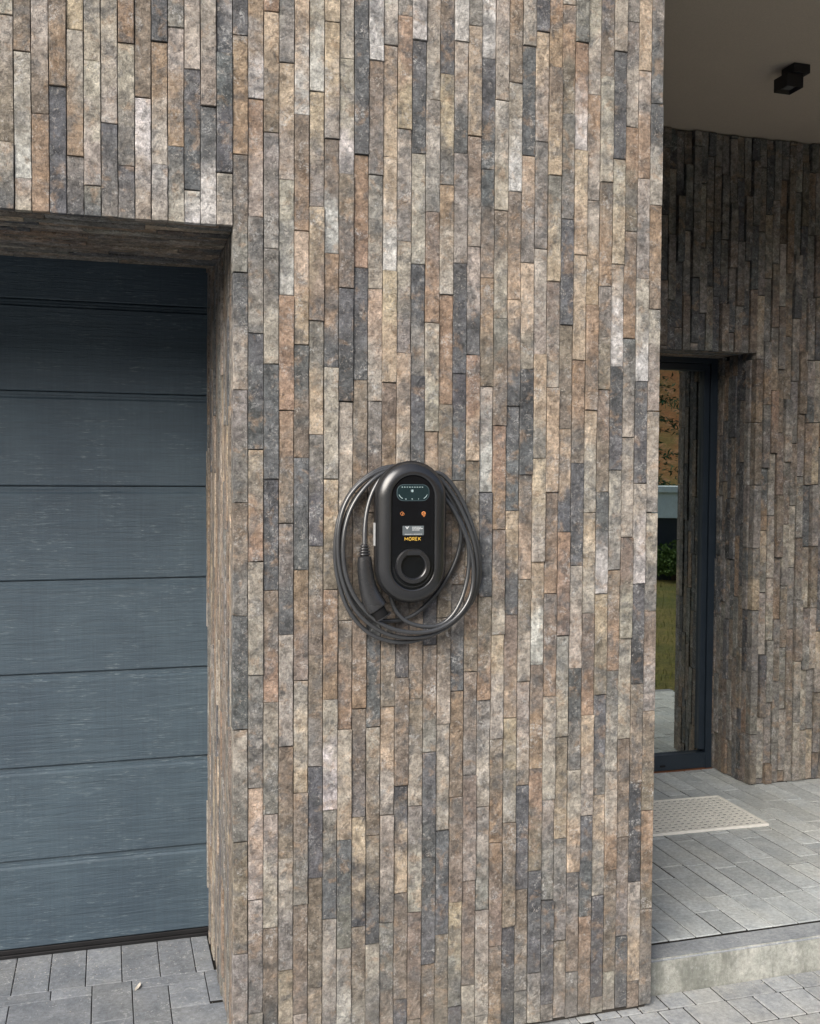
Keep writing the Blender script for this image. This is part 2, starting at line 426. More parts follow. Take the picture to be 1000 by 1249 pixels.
# ------------------------------------------------------------ paving
def paver_material(name, c0, c1, c2):
    k = NT(name); R = k.add('ObjectInfo').outputs['Random']; P = k.pos(R, 17.)
    a = k.mix(k.remap(k.noise(P, 9, 5, .6, .4), .3, .7), c0, c1)
    a = k.mix(k.math('MULTIPLY', k.remap(k.noise(k.pos(), 3.1, 4, .6), .42, .62), .6), a, c2)
    a = k.scale(a, k.remap(R, 0, 1, .86, 1.12, False))
    a = k.scale(a, k.remap(k.noise(P, 70, 5, .7), .3, .7, .74, 1.25, False))
    a = k.scale(a, k.remap(k.noise(P, 600, 2, .7), .3, .7, .80, 1.2, False))
    sc = k.math('MULTIPLY', k.remap(k.noise(P, 26, 6, .7, 1.5), .56, .66), k.remap(k.noise(P, 180, 3), .42, .6))
    a = k.mix(k.math('MULTIPLY', sc, .6), a, lin((205, 207, 206)))
    k.ln(a, k.b.inputs['Base Color']); k.b.inputs['Roughness'].default_value = .85
    h = k.bump(k.noise(P, 45, 5, .65), .0025); h = k.bump(k.noise(P, 420, 3, .7), .0010, 1., h)
    k.ln(h, k.b.inputs['Normal']); return k.m
PAV = paver_material('grey_paver', lin((172, 175, 175)), lin((150, 154, 157)), lin((176, 176, 170)))
PLT = paver_material('platform_paver', lin((192, 197, 196)), lin((170, 176, 177)), lin((182, 184, 178)))
PAV_SHADED = paver_material('garage_apron_paver_shaded', lin((142, 147, 153)), lin((118, 124, 131)), lin((140, 143, 144)))  # same paver in a darker colour, standing in for the garage recess shade
KRB = paver_material('kerb_stone', lin((182, 182, 174)), lin((142, 145, 138)), lin((104, 108, 100)))
def moss(m_):
    n_ = m_.node_tree; b_ = n_.nodes['Principled BSDF']; src = b_.inputs['Base Color'].links[0].from_socket
    g_ = n_.nodes.new('ShaderNodeNewGeometry'); mp_ = n_.nodes.new('ShaderNodeMapping'); mp_.inputs['Scale'].default_value = (16, 16, 5)
    no_ = n_.nodes.new('ShaderNodeTexNoise'); no_.inputs['Scale'].default_value = 1; no_.inputs['Detail'].default_value = 7; no_.inputs['Roughness'].default_value = .7
    mr_ = n_.nodes.new('ShaderNodeMapRange'); mr_.inputs[1].default_value = .46; mr_.inputs[2].default_value = .62; mr_.inputs[4].default_value = .6
    mi_ = n_.nodes.new('ShaderNodeMix'); mi_.data_type = 'RGBA'; mi_.inputs[7].default_value = (*lin((106, 108, 101)), 1)
    n_.links.new(g_.outputs['Position'], mp_.inputs[0]); n_.links.new(mp_.outputs[0], no_.inputs['Vector']); n_.links.new(no_.outputs['Fac'], mr_.inputs[0])
    n_.links.new(mr_.outputs[0], mi_.inputs[0]); n_.links.new(src, mi_.inputs[6]); n_.links.new(mi_.outputs[2], b_.inputs['Base Color'])
moss(KRB)
KTOP = paver_material('kerb_top', lin((150, 154, 156)), lin((130, 135, 139)), lin((140, 143, 142)))
SAND = plain('joint_sand', (.022, .021, .019), .95, .1)
_pc = {}
def paver(parent, x0, x1, y0, y1, z, mat, gap=.003, th=.05):
    wx = round(x1-x0-gap, 3); wy = round(y1-y0-gap, 3)
    if wx < .012 or wy < .012: return
    key = (wx, wy, mat.name, th)
    if key not in _pc:
        bm = bmesh.new(); box_bm(bm, -wx/2, wx/2, -wy/2, wy/2, -th, 0)
        es = [e for e in bm.edges if all(q.co.z > -.001 for q in e.verts)]
        bmesh.ops.bevel(bm, geom=es, offset=.0013, segments=1, affect='EDGES')
        _pc[key] = bm_mesh('paver', bm, mat)
    o = bpy.data.objects.new('paver', _pc[key]); C.objects.link(o); o.parent = parent
    o.location = Vector(((x0+x1)/2, (y0+y1)/2, z+rnd(-.0007, .0007)))-parent.location
    o.rotation_euler = (rnd(-.003, .003), rnd(-.003, .003), rnd(-.002, .002))
dr = child('driveway', box_me('driveway', -30, 3.9, -30, 2.4, -.2, -.0040, SAND), None); tag(dr, kind='structure')
# left of the pier, in front of the garage door
xs = [-.301, -.189, -.076, .038, .160, .275, .334]
for a, b in zip([-.527, -.415]+xs, [-.415]+xs): paver(dr, a, b, .615, .88, 0, PAV_SHADED)
for a, b in ((-.527, -.36), (-.36, -.18), (-.18, -.055), (.068, .300)): paver(dr, a, b, .553, .613, 0, PAV_SHADED)
paver(dr, -.055, .068, .375, .613, 0, PAV_SHADED)
paver(dr, .300, .42, .415, .613, 0, PAV_SHADED)
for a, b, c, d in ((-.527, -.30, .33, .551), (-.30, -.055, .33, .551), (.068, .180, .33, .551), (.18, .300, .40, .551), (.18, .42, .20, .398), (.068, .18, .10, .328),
                   (-.055, .068, .14, .373), (-.30, -.055, .12, .328), (-.5, -.3, .12, .328)): paver(dr, a, b, c, d, 0, PAV_SHADED)
# right of the pier, below the step
rows = [(-.025, .064, [1.36, 1.43, 1.50, 1.572, 1.665, 1.760, 1.862, 2.052, 2.155, 2.253, 2.45, 2.55]), (-.165, -.025, [1.40, 1.52, 1.62, 1.71, 1.862, 1.959, 2.06, 2.150, 2.35, 2.45]),
        (-.30, -.165, [1.36, 1.46, 1.56, 1.76, 1.828, 2.0, 2.1, 2.2, 2.3, 2.5])]
for y0, y1, q in rows:
    for a, b in zip(q, q[1:]): paver(dr, a, b, y0, y1, 0, PAV, gap=.0065)
# the rest of the drive, plain courses
def courses(x0, x1, y0, y1, J):
    y = y1
    while y > y0:
        hh = random.choice((.1, .14, .2)); x = x0-rnd(0, .1)
        while x < x1:
            ww = random.choice((.1, .1, .2)); a, b = max(x, x0), min(x+ww, x1); x += ww
            if b-a < .02: continue
            box_bm(J, a+.0015, b-.0015, max(y-hh, y0)+.0015, y-.0015, -.05, rnd(-.002, 0))
        y -= hh
J = bmesh.new()
courses(-1.6, -.5, -.6, .88, J); courses(-.5, .32, -.6, .10, J); courses(.32, 1.36, -.6, .020, J); courses(1.36, 3.3, -.6, -.302, J); courses(2.55, 3.3, -.30, .062, J)
courses(3.3, 3.86, -1.2, -.602, J)
o = child('paving_remainder', bm_mesh('paving_remainder', J, PAV), dr); o['kind'] = 'stuff'
k = NT('distant_paving'); P = k.pos(); br = k.add('TexBrick'); k.ln(P, br.inputs['Vector']); br.inputs['Scale'].default_value = 5
br.inputs['Color1'].default_value = (*lin((146, 149, 151)), 1); br.inputs['Color2'].default_value = (*lin((126, 130, 134)), 1); br.inputs['Mortar'].default_value = (.05, .05, .045, 1); br.inputs['Mortar Size'].default_value = .012
k.ln(k.scale(br.outputs['Color'], k.remap(k.noise(P, 8, 6), .3, .7, .8, 1.15)), k.b.inputs['Base Color']); k.b.inputs['Roughness'].default_value = .85
tag(child('driveway_far', box_me('driveway_far', -30, 3.86, -30, -.605, -.1, 0, k.m), None), kind='structure')

# entrance platform: kerb stones and narrow slabs laid towards the door
pl = child('platform', box_me('platform', XR+.004, 3.9, .1585, YF+.35, -.1, PZ-.0035, SAND), None); tag(pl, kind='structure')
x = 1.30
for xx in (1.615, 2.615, 3.615, 3.9):
    pass
for a, b in ((1.617, 2.60), (2.603, 3.60), (3.603, 3.9)):
    bm = box_bm(bmesh.new(), a, b, .064, .158, -.05, .113); es = [e for e in bm.edges if all(q.co.z > .11 and q.co.y < .07 for q in e.verts)]
    bmesh.ops.bevel(bm, geom=es, offset=.007, segments=3, affect='EDGES')
    km = bm_mesh('kerb_stone', bm, KRB); km.materials.append(KTOP)
    for f_ in km.polygons:
        if f_.normal.z > .5: f_.material_index = 1
    child('kerb_stone', km, pl)
starts = {}
for i in range(24):
    x0 = 1.57+.1*i+.0005
    if x0 > 3.85: break
    y = .160; first = [.33, .22, .30, .45, .22, .36, .34, .27, .31][i % 9]
    hh = first*.75
    while y < YF+.33:
        y1 = min(y+hh, YF+.345); a0 = max(x0, XR+.003)
        paver(pl, a0, x0+.1, y, y1, PZ, PLT, gap=random.choice((.004, .006, .0075, .0085)))
        y = y1; hh = .30

# perforated threshold mat
mt = empty('foot_grate', (2.49, 1.24, PZ+.001)); mt.rotation_euler = (0, 0, math.radians(-1.6))
tag(mt, 'cream perforated foot grate lying on the entrance platform before the glass door', 'doormat')
MAT = plain('cream_metal', lin((238, 236, 226)), .55, .4, 0, -.1)
DARK = plain('dark_gap', (.02, .02, .022), .9, .2)
nx, ny = 18, 12; Wm, Dm = .56, .385; vs = []; fs = []
vid = {}
def vv(x, y, z):
    key = (round(x, 5), round(y, 5), round(z, 5))
    if key not in vid: vid[key] = len(vs); vs.append((x, y, z))
    return vid[key]
cx_, cy_ = Wm/nx, Dm/ny
for i in range(nx):
    for j in range(ny):
        ax, ay = -Wm/2+i*cx_, -Dm/2+j*cy_; q = [(ax, ay), (ax+cx_, ay), (ax+cx_, ay+cy_), (ax, ay+cy_)]
        hx0, hx1 = ax+cx_*.20, ax+cx_*.80; hy0, hy1 = ay+cy_*.34, ay+cy_*.70
        hq = [(hx0, hy0), (hx1, hy0), (hx1, hy1), (hx0, hy1)]
        for a in range(4):
            b = (a+1) % 4
            fs.append((vv(*q[a], .010), vv(*q[b], .010), vv(*hq[b], .010), vv(*hq[a], .010)))
            fs.append((vv(*hq[a], .010), vv(*hq[b], .010), vv(*hq[b], .0070), vv(*hq[a], .0070)))
o = bpy.data.objects.new('perforated_plate', mesh('perforated_plate', vs, fs, MAT)); link(o, mt)
o = bpy.data.objects.new('underside', box_me('underside', -Wm/2, Wm/2, -Dm/2, Dm/2, .001, .0078, DARK)); link(o, mt)
bm = bmesh.new()
for a in ((-Wm/2-.012, Wm/2+.012, -Dm/2-.012, -Dm/2), (-Wm/2-.012, Wm/2+.012, Dm/2, Dm/2+.012), (-Wm/2-.012, -Wm/2, -Dm/2, Dm/2), (Wm/2, Wm/2+.012, -Dm/2, Dm/2)):
    box_bm(bm, *a, 0, .0115)
o = bpy.data.objects.new('border', bm_mesh('border', bm, MAT)); link(o, mt)

# ------------------------------------------------------------ garage door
k = NT('garage_door_paint'); P = k.pos()
mp = k.add('Mapping'); k.ln(P, mp.inputs[0]); mp.inputs['Scale'].default_value = (3.2, 1, 62)
g1 = k.noise(mp.outputs[0], 1.6, 6, .68, .7)
mp2 = k.add('Mapping'); k.ln(P, mp2.inputs[0]); mp2.inputs['Scale'].default_value = (14, 1, 190)
g2 = k.noise(mp2.outputs[0], 1.5, 4, .7, .5)
mp3 = k.add('Mapping'); k.ln(P, mp3.inputs[0]); mp3.inputs['Scale'].default_value = (130, 1, 5)
g3 = k.noise(mp3.outputs[0], 1., 3)
lo = k.noise(P, 2.3, 4)
streak = k.math('MULTIPLY', k.remap(g2, .56, .68), k.remap(k.noise(P, 7, 4), .44, .60))
col = k.mix(k.remap(lo, .3, .7), lin((64, 79, 91)), lin((74, 90, 101)))
col = k.scale(col, k.remap(g1, .32, .68, .85, 1.15, False)); col = k.scale(col, k.remap(g3, .3, .7, .93, 1.07, False))
col = k.mix(k.math('MULTIPLY', streak, .5), col, lin((146, 160, 166)))
k.ln(col, k.b.inputs['Base Color']); k.ln(k.remap(g1, .3, .7, .42, .58), k.b.inputs['Roughness'])
h = k.bump(g1, .0022); h = k.bump(g2, .0016, 1., h); k.ln(h, k.b.inputs['Normal'])
GD = k.m
RUB = plain('black_rubber', (.012, .012, .013), .5, .4)
gd = empty('garage_door', (-1.1, .88, 0))
tag(gd, 'slate blue sectional garage door with horizontal wood-grained panels, left of the pier', 'garage door')
zz = [.030, .331, .650, .968, 1.286, 1.606, 1.925, 2.232, 2.55]
for z0, z1 in zip(zz, zz[1:]):
    prof = [(z1-.0015, .915), (z1-.0015, .889), (z1-.0045, .8875), (z1-.012, .8875), (z1-.0135, .8855), (z1-.020, .8855), (z1-.0265, .8795), (z0+.0045, .8795), (z0+.0012, .882), (z0+.0012, .915)]
    vs = [(x, y, z) for x in (-2.7, .372) for z, y in prof]; n = len(prof)
    fs = [(i+1, i, n+i, n+i+1) for i in range(n-1)]
    child('door_panel', mesh('door_panel', vs, fs, GD), gd)
child('door_backing', box_me('door_backing', -2.7, .372, .905, .93, .02, 2.6, DARK), gd)
bm = bmesh.new(); box_bm(bm, -2.7, .372, .874, .91, .0, .012, .002); box_bm(bm, -2.7, .372, .880, .91, .012, .028, .002)
child('bottom_seal', bm_mesh('bottom_seal', bm, RUB), gd)
tag(child('garage_ceiling', box_me('garage_ceiling', -3.2, .36, .60, 1.0, 2.56, 2.6, DARK), None), kind='structure')

# ------------------------------------------------------------ glass door
FRM = plain('anthracite_frame', lin((40, 50, 60)), .38, .5)
gl = empty('glass_door', (2.5, 1.91, PZ))
tag(gl, 'full height glass entrance door in a narrow dark anthracite frame', 'door')
bm = bmesh.new(); y0, y1 = 1.880, 1.96
box_bm(bm, 3.001, XJ+.01, y0, y1, PZ+.002, 2.275, .0015); box_bm(bm, XDL, 1.985, y0, y1, PZ+.002, 2.275, .0015)
box_bm(bm, 1.985, 3.001, y0+.001, y1, 2.235, 2.275, .0015)
child('frame', bm_mesh('frame', bm, FRM), gl)
bm = bmesh.new()
box_bm(bm, 2.968, 2.999, y0+.012, y1, PZ+.10, 2.233, .0015); box_bm(bm, 1.987, 2.02, y0+.012, y1, PZ+.10, 2.233, .0015); box_bm(bm, 1.987, 2.999, y0+.013, y1, 2.200, 2.233, .0015)
child('sash', bm_mesh('sash', bm, FRM), gl)
child('bottom_rail', box_me('bottom_rail', 1.985, 3.001, y0+.002, y1, PZ+.006, .205, FRM, .002), gl)
child('drain_cap', box_me('drain_cap', 2.735, 2.765, y0-.003, y0+.004, .146, .156, DARK, .002, 2), gl)
child('threshold_strip', box_me('threshold_strip', 1.96, 3.04, y0-.008, y0+.05, PZ-.005, PZ+.004, plain('threshold_board', lin((122, 84, 62)), .8, .3, 0, .5)), gl)
k = NT('door_glass'); k.n.remove(k.b); out = k.n['Material Output']
tr = k.add('BsdfTransparent'); tr.inputs[0].default_value = (.30, .36, .36, 1)
gs = k.add('BsdfGlossy'); gs.inputs['Roughness'].default_value = .008; gs.inputs['Color'].default_value = (.93, 1, .985, 1)
fr = k.add('Fresnel'); fr.inputs[0].default_value = 1.9
mx = k.add('MixShader'); k.ln(k.math('ADD', k.math('MULTIPLY', fr.outputs[0], 1.2), .40, clamp=True), mx.inputs[0]); k.ln(tr.outputs[0], mx.inputs[1]); k.ln(gs.outputs[0], mx.inputs[2]); k.ln(mx.outputs[0], out.inputs[0])
child('pane', box_me('pane', 2.015, 2.972, 1.914, 1.920, .20, 2.205, k.m), gl)
# dark hallway behind the glass
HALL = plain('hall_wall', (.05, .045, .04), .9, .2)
bm = bmesh.new(); box_bm(bm, 1.5, 3.6, 4.4, 4.5, 0, 2.8); box_bm(bm, 1.5, 1.6, 2.4, 4.4, 0, 2.8); box_bm(bm, 3.5, 3.6, 2.4, 4.4, 0, 2.8); box_bm(bm, 1.5, 3.6, 2.4, 4.5, 2.8, 2.9); box_bm(bm, 1.5, 3.6, 1.95, 4.5, .0, .10)
tag(child('hallway', bm_mesh('hallway', bm, HALL), None), kind='structure')

# ------------------------------------------------------------ ceiling spot
BLK = plain('black_powder_coat', (.012, .012, .016), .42, .4)
lp = empty('ceiling_lamp', (2.65, .79, 3.298))
tag(lp, 'small black double-cube spotlight on the rendered ceiling over the entrance', 'ceiling lamp')
child('mounting_box', box_me('mounting_box', 2.621, 2.697, .742, .824, 3.262, 3.297, BLK, .0015), lp)
bm = bmesh.new(); x0, x1, y0, y1, z0, z1 = 2.600, 2.677, .757, .843, 3.209, 3.2615
box_bm(bm, x0, x1, y0, y1, z0, z1, .0012)
bot = [f_ for f_ in bm.faces if f_.normal.z < -.9 and f_.calc_area() > .004][0]
bmesh.ops.inset_region(bm, faces=[bot], thickness=.012); bmesh.ops.translate(bm, verts=list(bot.verts), vec=(0, 0, .014))
hd = child('lamp_head', bm_mesh('lamp_head', bm, BLK), lp)
bm = bmesh.new(); bmesh.ops.create_cone(bm, cap_ends=True, segments=24, radius1=.019, radius2=.019, depth=.006)
bmesh.ops.translate(bm, verts=bm.verts, vec=((x0+x1)/2, (y0+y1)/2, z0+.011))
child('lens', bm_mesh('lens', bm, plain('lamp_lens', (.16, .165, .17), .12, .9)), hd)

# ------------------------------------------------------------ wall charger
cx, cz = .8042, 1.4916
SAT = plain('satin_black_shell', (.020, .021, .023), .24, .9)
SHL = plain('matt_black_shell', (.010, .010, .011), .5, .4)
GLS = plain('black_gloss_panel', (.0045, .006, .0085), .16, .5)
def stadium(w_, s_, n=20, flat=None):
    pts = [(w_*math.cos(a), s_+w_*math.sin(a)) for a in [math.pi*i/n for i in range(n+1)]]
    pts += [(w_*math.cos(a), -s_+w_*math.sin(a)) for a in [math.pi+math.pi*i/n for i in range(n+1)]]
    return pts
def loft(name, rings, mat, close_front=False, close_back=False, smooth=True, c=(cx, cz)):
    """rings: list of (y, [(x, z)...]) ordered from the wall outward"""
    vs = []; fs = []; n = len(rings[0][1])
    for y, pts in rings: vs += [(c[0]+x, y, c[1]+z) for x, z in pts]
    for i in range(len(rings)-1):
        for a in range(n):
            b = (a+1) % n; fs.append((i*n+a, i*n+b, (i+1)*n+b, (i+1)*n+a))
    if close_front: fs.append(tuple((len(rings)-1)*n+a for a in range(n)))
    if close_back: fs.append(tuple(reversed(range(n))))
    me = mesh(name, vs, fs, mat, smooth)
    bm = bmesh.new(); bm.from_mesh(me); bmesh.ops.recalc_face_normals(bm, faces=bm.faces); bm.to_mesh(me); bm.free()
    if smooth:
        me.set_sharp_from_angle(angle=math.radians(38))
    return me
ch = empty('wall_charger', (cx, 0, cz))
tag(ch, 'black oval car charger with small display mounted on the clinker wall', 'charger')
s = .0957
child('wall_bracket', box_me('wall_bracket', cx-.055, cx+.055, -.046, -.004, cz-.11, cz+.12, SHL, .004, 2), ch)
child('rear_shell', loft('rear_shell', [(-.044, stadium(.088, s)), (-.047, stadium(.097, s)), (-.052, stadium(.1005, s)), (-.072, stadium(.1015, s)), (-.0745, stadium(.0995, s)), (-.0745, stadium(.096, s))], SHL, close_back=True), ch)
prof = [(-.070, .0955), (-.0740, .0976), (-.0775, .0980), (-.0810, .0968), (-.0850, .0938), (-.0890, .0892), (-.0922, .0842), (-.0946, .0785), (-.0960, .0725), (-.0964, .0675), (-.0960, .0645), (-.0950, .0626), (-.0900, .0616)]
child('bezel', loft('bezel', [(y, stadium(w_, s, 28)) for y, w_ in prof], SAT), ch)
fp = child('front_panel', loft('front_panel', [(-.080, stadium(.0612, s, 28)), (-.0905, stadium(.0610, s, 28)), (-.0915, stadium(.0600, s, 28))], GLS, close_front=True), ch)
def rrect(x0, x1, z0, z1, r_, n=8):
    pts = []
    for ccx, ccz, a0 in ((x1-r_, z1-r_, 0), (x0+r_, z1-r_, 90), (x0+r_, z0+r_, 180), (x1-r_, z0+r_, 270)):
        for i in range(n+1):
            a = math.radians(a0+90*i/n); pts.append((ccx+r_*math.cos(a), ccz+r_*math.sin(a)))
    return pts
Z0 = (0, 0)
def plate(name, pts, y0, y1, mat, parent, ins=.0004):
    xm = sum(p[0] for p in pts)/len(pts); zm = sum(p[1] for p in pts)/len(pts)
    sc = lambda k_: [(xm+(x-xm)*k_, zm+(z-zm)*k_) for x, z in pts]
    return child(name, loft(name, [(y0, pts), (y1+.0002, pts), (y1, sc(.985))], mat, close_front=True, smooth=False, c=Z0), parent)
SCR = plain('display_glass', (.013, .029, .034), .10, .6)
SCB = plain('display_rim', (.055, .085, .095), .3, .5)
plate('display_rim', rrect(.7572, .8508, 1.5782, 1.6240, .0195), -.0912, -.0920, SCB, ch)
scn = plate('display', rrect(.7590, .8490, 1.5800, 1.6222, .018), -.0915, -.0923, SCR, ch)
def emis(name, rgb, st):
    k = NT(name); k.b.inputs['Base Color'].default_value = (*rgb, 1); k.b.inputs['Emission Color'].default_value = (*rgb, 1)
    k.b.inputs['Emission Strength'].default_value = st; k.b.inputs['Roughness'].default_value = .4; return k.m
LIT = emis('display_segments', (.62, .78, .80), .35)
def text_me(name, body, size, mat, x, z, y, align='CENTER', off=0., ext=.0002, sx=1.):
    cu = bpy.data.curves.new(name, 'FONT'); cu.body = body; cu.size = size; cu.align_x = align; cu.align_y = 'CENTER'; cu.extrude = ext; cu.offset = off; cu.resolution_u = 3
    to = bpy.data.objects.new(name+'_tmp', cu); C.objects.link(to)
    dg = bpy.context.evaluated_depsgraph_get(); me = bpy.data.meshes.new_from_object(to.evaluated_get(dg))
    bpy.data.objects.remove(to); me.name = name
    me.materials.clear(); me.materials.append(mat)
    for q in me.vertices: q.co = Vector((x+q.co.x*sx, y-q.co.z, z+q.co.y))
    return me
bm = bmesh.new(); Y = -.0924
def seg(x0, z0, x1, z1, t=.0007):
    d = Vector((x1-x0, 0, z1-z0)); n_ = Vector((-d.z, 0, d.x)).normalized()*t/2
    q = [bm.verts.new((x0-n_.x, Y, z0-n_.z)), bm.verts.new((x1-n_.x, Y, z1-n_.z)), bm.verts.new((x1+n_.x, Y, z1+n_.z)), bm.verts.new((x0+n_.x, Y, z0+n_.z))]
    bm.faces.new(q)
for a0, a1 in ((198, 250), (290, 342)):       # gauge arcs at both ends
    mx_, mz_ = (.7795, 1.6010) if a0 < 260 else (.8285, 1.6010)
    for i in range(6):
        a = math.radians(a0+(a1-a0)*i/6); b = math.radians(a0+(a1-a0)*(i+1)/6)
        seg(mx_+.0165*math.cos(a), mz_+.0165*math.sin(a), mx_+.0165*math.cos(b), mz_+.0165*math.sin(b), .0008)
for i in range(9): seg(.771+.0072*i, 1.6165, .7745+.0072*i, 1.6165, .0011)
for i, xx in enumerate((.781, .7835, .7995, .8015, .819)): seg(xx, 1.5838, xx+.0014, 1.5838, .0014)
tag(child('display_marks', bm_mesh('display_marks', bm, LIT), scn), kind='stuff')
child('display_digit', text_me('display_digit', '18', .0098, LIT, .8005, 1.6058, -.0925, sx=.8), scn)
ORG = plain('orange_print', (.80, .30, .10), .5, .4)
bm = bmesh.new(); Y = -.0921
def ring(px, pz, r1, r2, n=20, a0=0, a1=360):
    vs = []
    for i in range(n+1):
        a = math.radians(a0+(a1-a0)*i/n); vs.append((bm.verts.new((px+r1*math.cos(a), Y, pz+r1*math.sin(a))), bm.verts.new((px+r2*math.cos(a), Y, pz+r2*math.sin(a)))))
    for p, q in zip(vs, vs[1:]): bm.faces.new((p[0], q[0], q[1], p[1]))
ix, iz = .7725, 1.5432
for a in ((-.0052, .001, 0, .006), (0, .006, .0045, .0022), (-.0052, .001, -.0012, -.0045), (-.0012, -.0045, .002, -.0035)): seg(ix+a[0], iz+a[1], ix+a[2], iz+a[3], .0010)
ring(ix+.0036, iz-.0008, .0032, .0022)
child('card_symbol', bm_mesh('card_symbol', bm, ORG), fp)
bm = bmesh.new(); ix, iz = .8345, 1.5440
ring(ix, iz, .0058, .0036, 22, -15, 250); ring(ix+.0008, iz-.0010, .0026, .0014); seg(ix-.003, iz-.004, ix+.001, iz-.0085, .0018); seg(ix+.001, iz-.0085, ix+.0048, iz-.003, .0016)
child('touch_symbol', bm_mesh('touch_symbol', bm, ORG), fp)
STK = plain('grey_sticker', (.115, .135, .145), .5, .4); WHT = plain('white_print', (.72, .75, .76), .5, .4)
st = plate('sticker', rrect(.7745, .8356, 1.4838, 1.5102, .002), -.0912, -.0919, STK, ch)
bm = bmesh.new(); Y = -.0922
def poly(pts): bm.faces.new([bm.verts.new((a, Y, b)) for a, b in pts])
poly([(.7810, 1.5085), (.7848, 1.5085), (.7872, 1.5048), (.7872, 1.5005)]); poly([(.7872, 1.5005), (.7872, 1.5048), (.7896, 1.5085), (.7934, 1.5085)])
for i, (zz_, w_) in enumerate(((1.5062, .026), (1.5022, .0305), (1.4985, .021))):
    x_ = .8015; 
    while x_ < .8015+w_: l = rnd(.003, .007); seg(x_, zz_, min(x_+l, .8015+w_), zz_, .0017); x_ += l+.0008
x_ = .7805
while x_ < .829: l = rnd(.002, .006); seg(x_, 1.4870, x_+l, 1.4870, .0014); x_ += l+.0010
child('sticker_print', bm_mesh('sticker_print', bm, WHT), st)
GLD = plain('gold_print', (.82, .52, .09), .4, .5)
bm = bmesh.new(); gy = -.0921
LET = {'M': [((0, 0), (0, 1)), ((0, 1), (.5, .30)), ((.5, .30), (1, 1)), ((1, 1), (1, 0))], 'O': [((.2, 0), (.8, 0)), ((.8, 0), (1, .25)), ((1, .25), (1, .75)), ((1, .75), (.8, 1)), ((.8, 1), (.2, 1)), ((.2, 1), (0, .75)), ((0, .75), (0, .25)), ((0, .25), (.2, 0))],
       'R': [((0, 0), (0, 1)), ((0, 1), (.85, 1)), ((.85, 1), (1, .75)), ((1, .75), (.85, .45)), ((.85, .45), (0, .45)), ((.45, .45), (1, 0))], 'E': [((0, 0), (0, 1)), ((0, 1), (.9, 1)), ((0, .5), (.75, .5)), ((0, 0), (.9, 0))], 'K': [((0, 0), (0, 1)), ((0, .42), (.95, 1)), ((.25, .55), (1, 0))]}
gx = .7808
for ch_, gw in zip('MOREK', (.0098, .0078, .0070, .0062, .0076)):
    for a, b in LET[ch_]:
        Y = gy; gy -= .00001
        seg(gx+a[0]*(gw-.0011), 1.4700+a[1]*.0084, gx+b[0]*(gw-.0011), 1.4700+b[1]*.0084, .0014)
    gx += gw+.0021
tag(child('gold_lettering', bm_mesh('gold_lettering', bm, GLD), fp), kind='stuff')
# plug holder: flat-topped ring with a deep dark socket
def flat_circle(rr, top, n=48): return [(rr*math.cos(a), min(rr*math.sin(a), top)) for a in [2*math.pi*i/n for i in range(n)]]
hc = (.8041, 1.3993)
child('holder_rim', loft('holder_rim', [(-.088, flat_circle(.0500, .0478)), (-.0985, flat_circle(.0492, .0470)), (-.1010, flat_circle(.0474, .0452)), (-.1012, flat_circle(.0370, .0335)), (-.0990, flat_circle(.0345, .0305)), (-.0930, flat_circle(.0338, .0298))], SAT, c=hc), ch)
child('holder_well', loft('holder_well', [(-.0932, flat_circle(.0338, .0298)), (-.0932, flat_circle(.0338, .0298)), (-.0925, flat_circle(.0334, .0294)), (-.058, flat_circle(.030, .026))][::1], SHL, close_front=True, c=hc), ch)
bm = bmesh.new(); Y = -.0918          # U-shaped lip under the holder
u1 = [(.0560*math.cos(a), .0560*math.sin(a)) for a in [math.pi+math.pi*i/30 for i in range(31)]]
child('panel_lip', loft('panel_lip', [(-.0905, [(x, z*1.0) for x, z in u1]+[(x*.955, z*.955) for x, z in reversed(u1)]), (-.0945, [(x*.995, z*.995) for x, z in u1]+[(x*.965, z*.965) for x, z in reversed(u1)])], SAT, close_front=True, c=(.8041, 1.3965), smooth=False), ch)
child('side_label', box_me('side_label', .6995, .7025, -.0745, -.060, 1.4550, 1.5180, plain('tag_print', (.40, .41, .41), .5, .4), .0004), ch)

# ------------------------------------------------------------ charging cable, one continuous cord wound behind the charger
A = [(0.7766, 1.6751), (0.7401, 1.6713), (0.709, 1.6586), (0.6756, 1.6359), (0.6476, 1.6084), (0.6263, 1.5735), (0.6122, 1.5388), (0.6032, 1.4991), (0.5997, 1.4593), (0.5994, 1.4195), (0.6036, 1.3745), (0.6232, 1.3041), (0.6412, 1.2684), (0.6644, 1.2375), (0.6903, 1.2123), (0.7216, 1.1924), (0.7793, 1.1763), (0.8376, 1.1801), (0.9019, 1.2007), (0.9721, 1.2474), (1.0101, 1.2981), (1.024, 1.3498), (1.0248, 1.3914), (1.0171, 1.4538), (1.0029, 1.5005), (0.9861, 1.542), (0.9695, 1.5781), (0.9475, 1.614), (0.9229, 1.6421), (0.8986, 1.6598)]
Cc = [(0.7773, 1.6715), (0.7306, 1.6637), (0.6896, 1.6435), (0.6539, 1.6136), (0.6287, 1.5789), (0.6137, 1.5394), (0.6067, 1.4999), (0.6043, 1.4603), (0.606, 1.4157), (0.6143, 1.3659), (0.6296, 1.3207), (0.6502, 1.2802), (0.6811, 1.2441), (0.7277, 1.2123), (0.7747, 1.1953), (0.8327, 1.1905), (0.8859, 1.2001), (0.945, 1.2298), (0.9908, 1.2799), (1.0084, 1.3311), (1.0134, 1.3826), (1.0075, 1.4395), (0.9945, 1.486), (0.9751, 1.5323), (0.9531, 1.5734), (0.9258, 1.6142), (0.8988, 1.6446)]
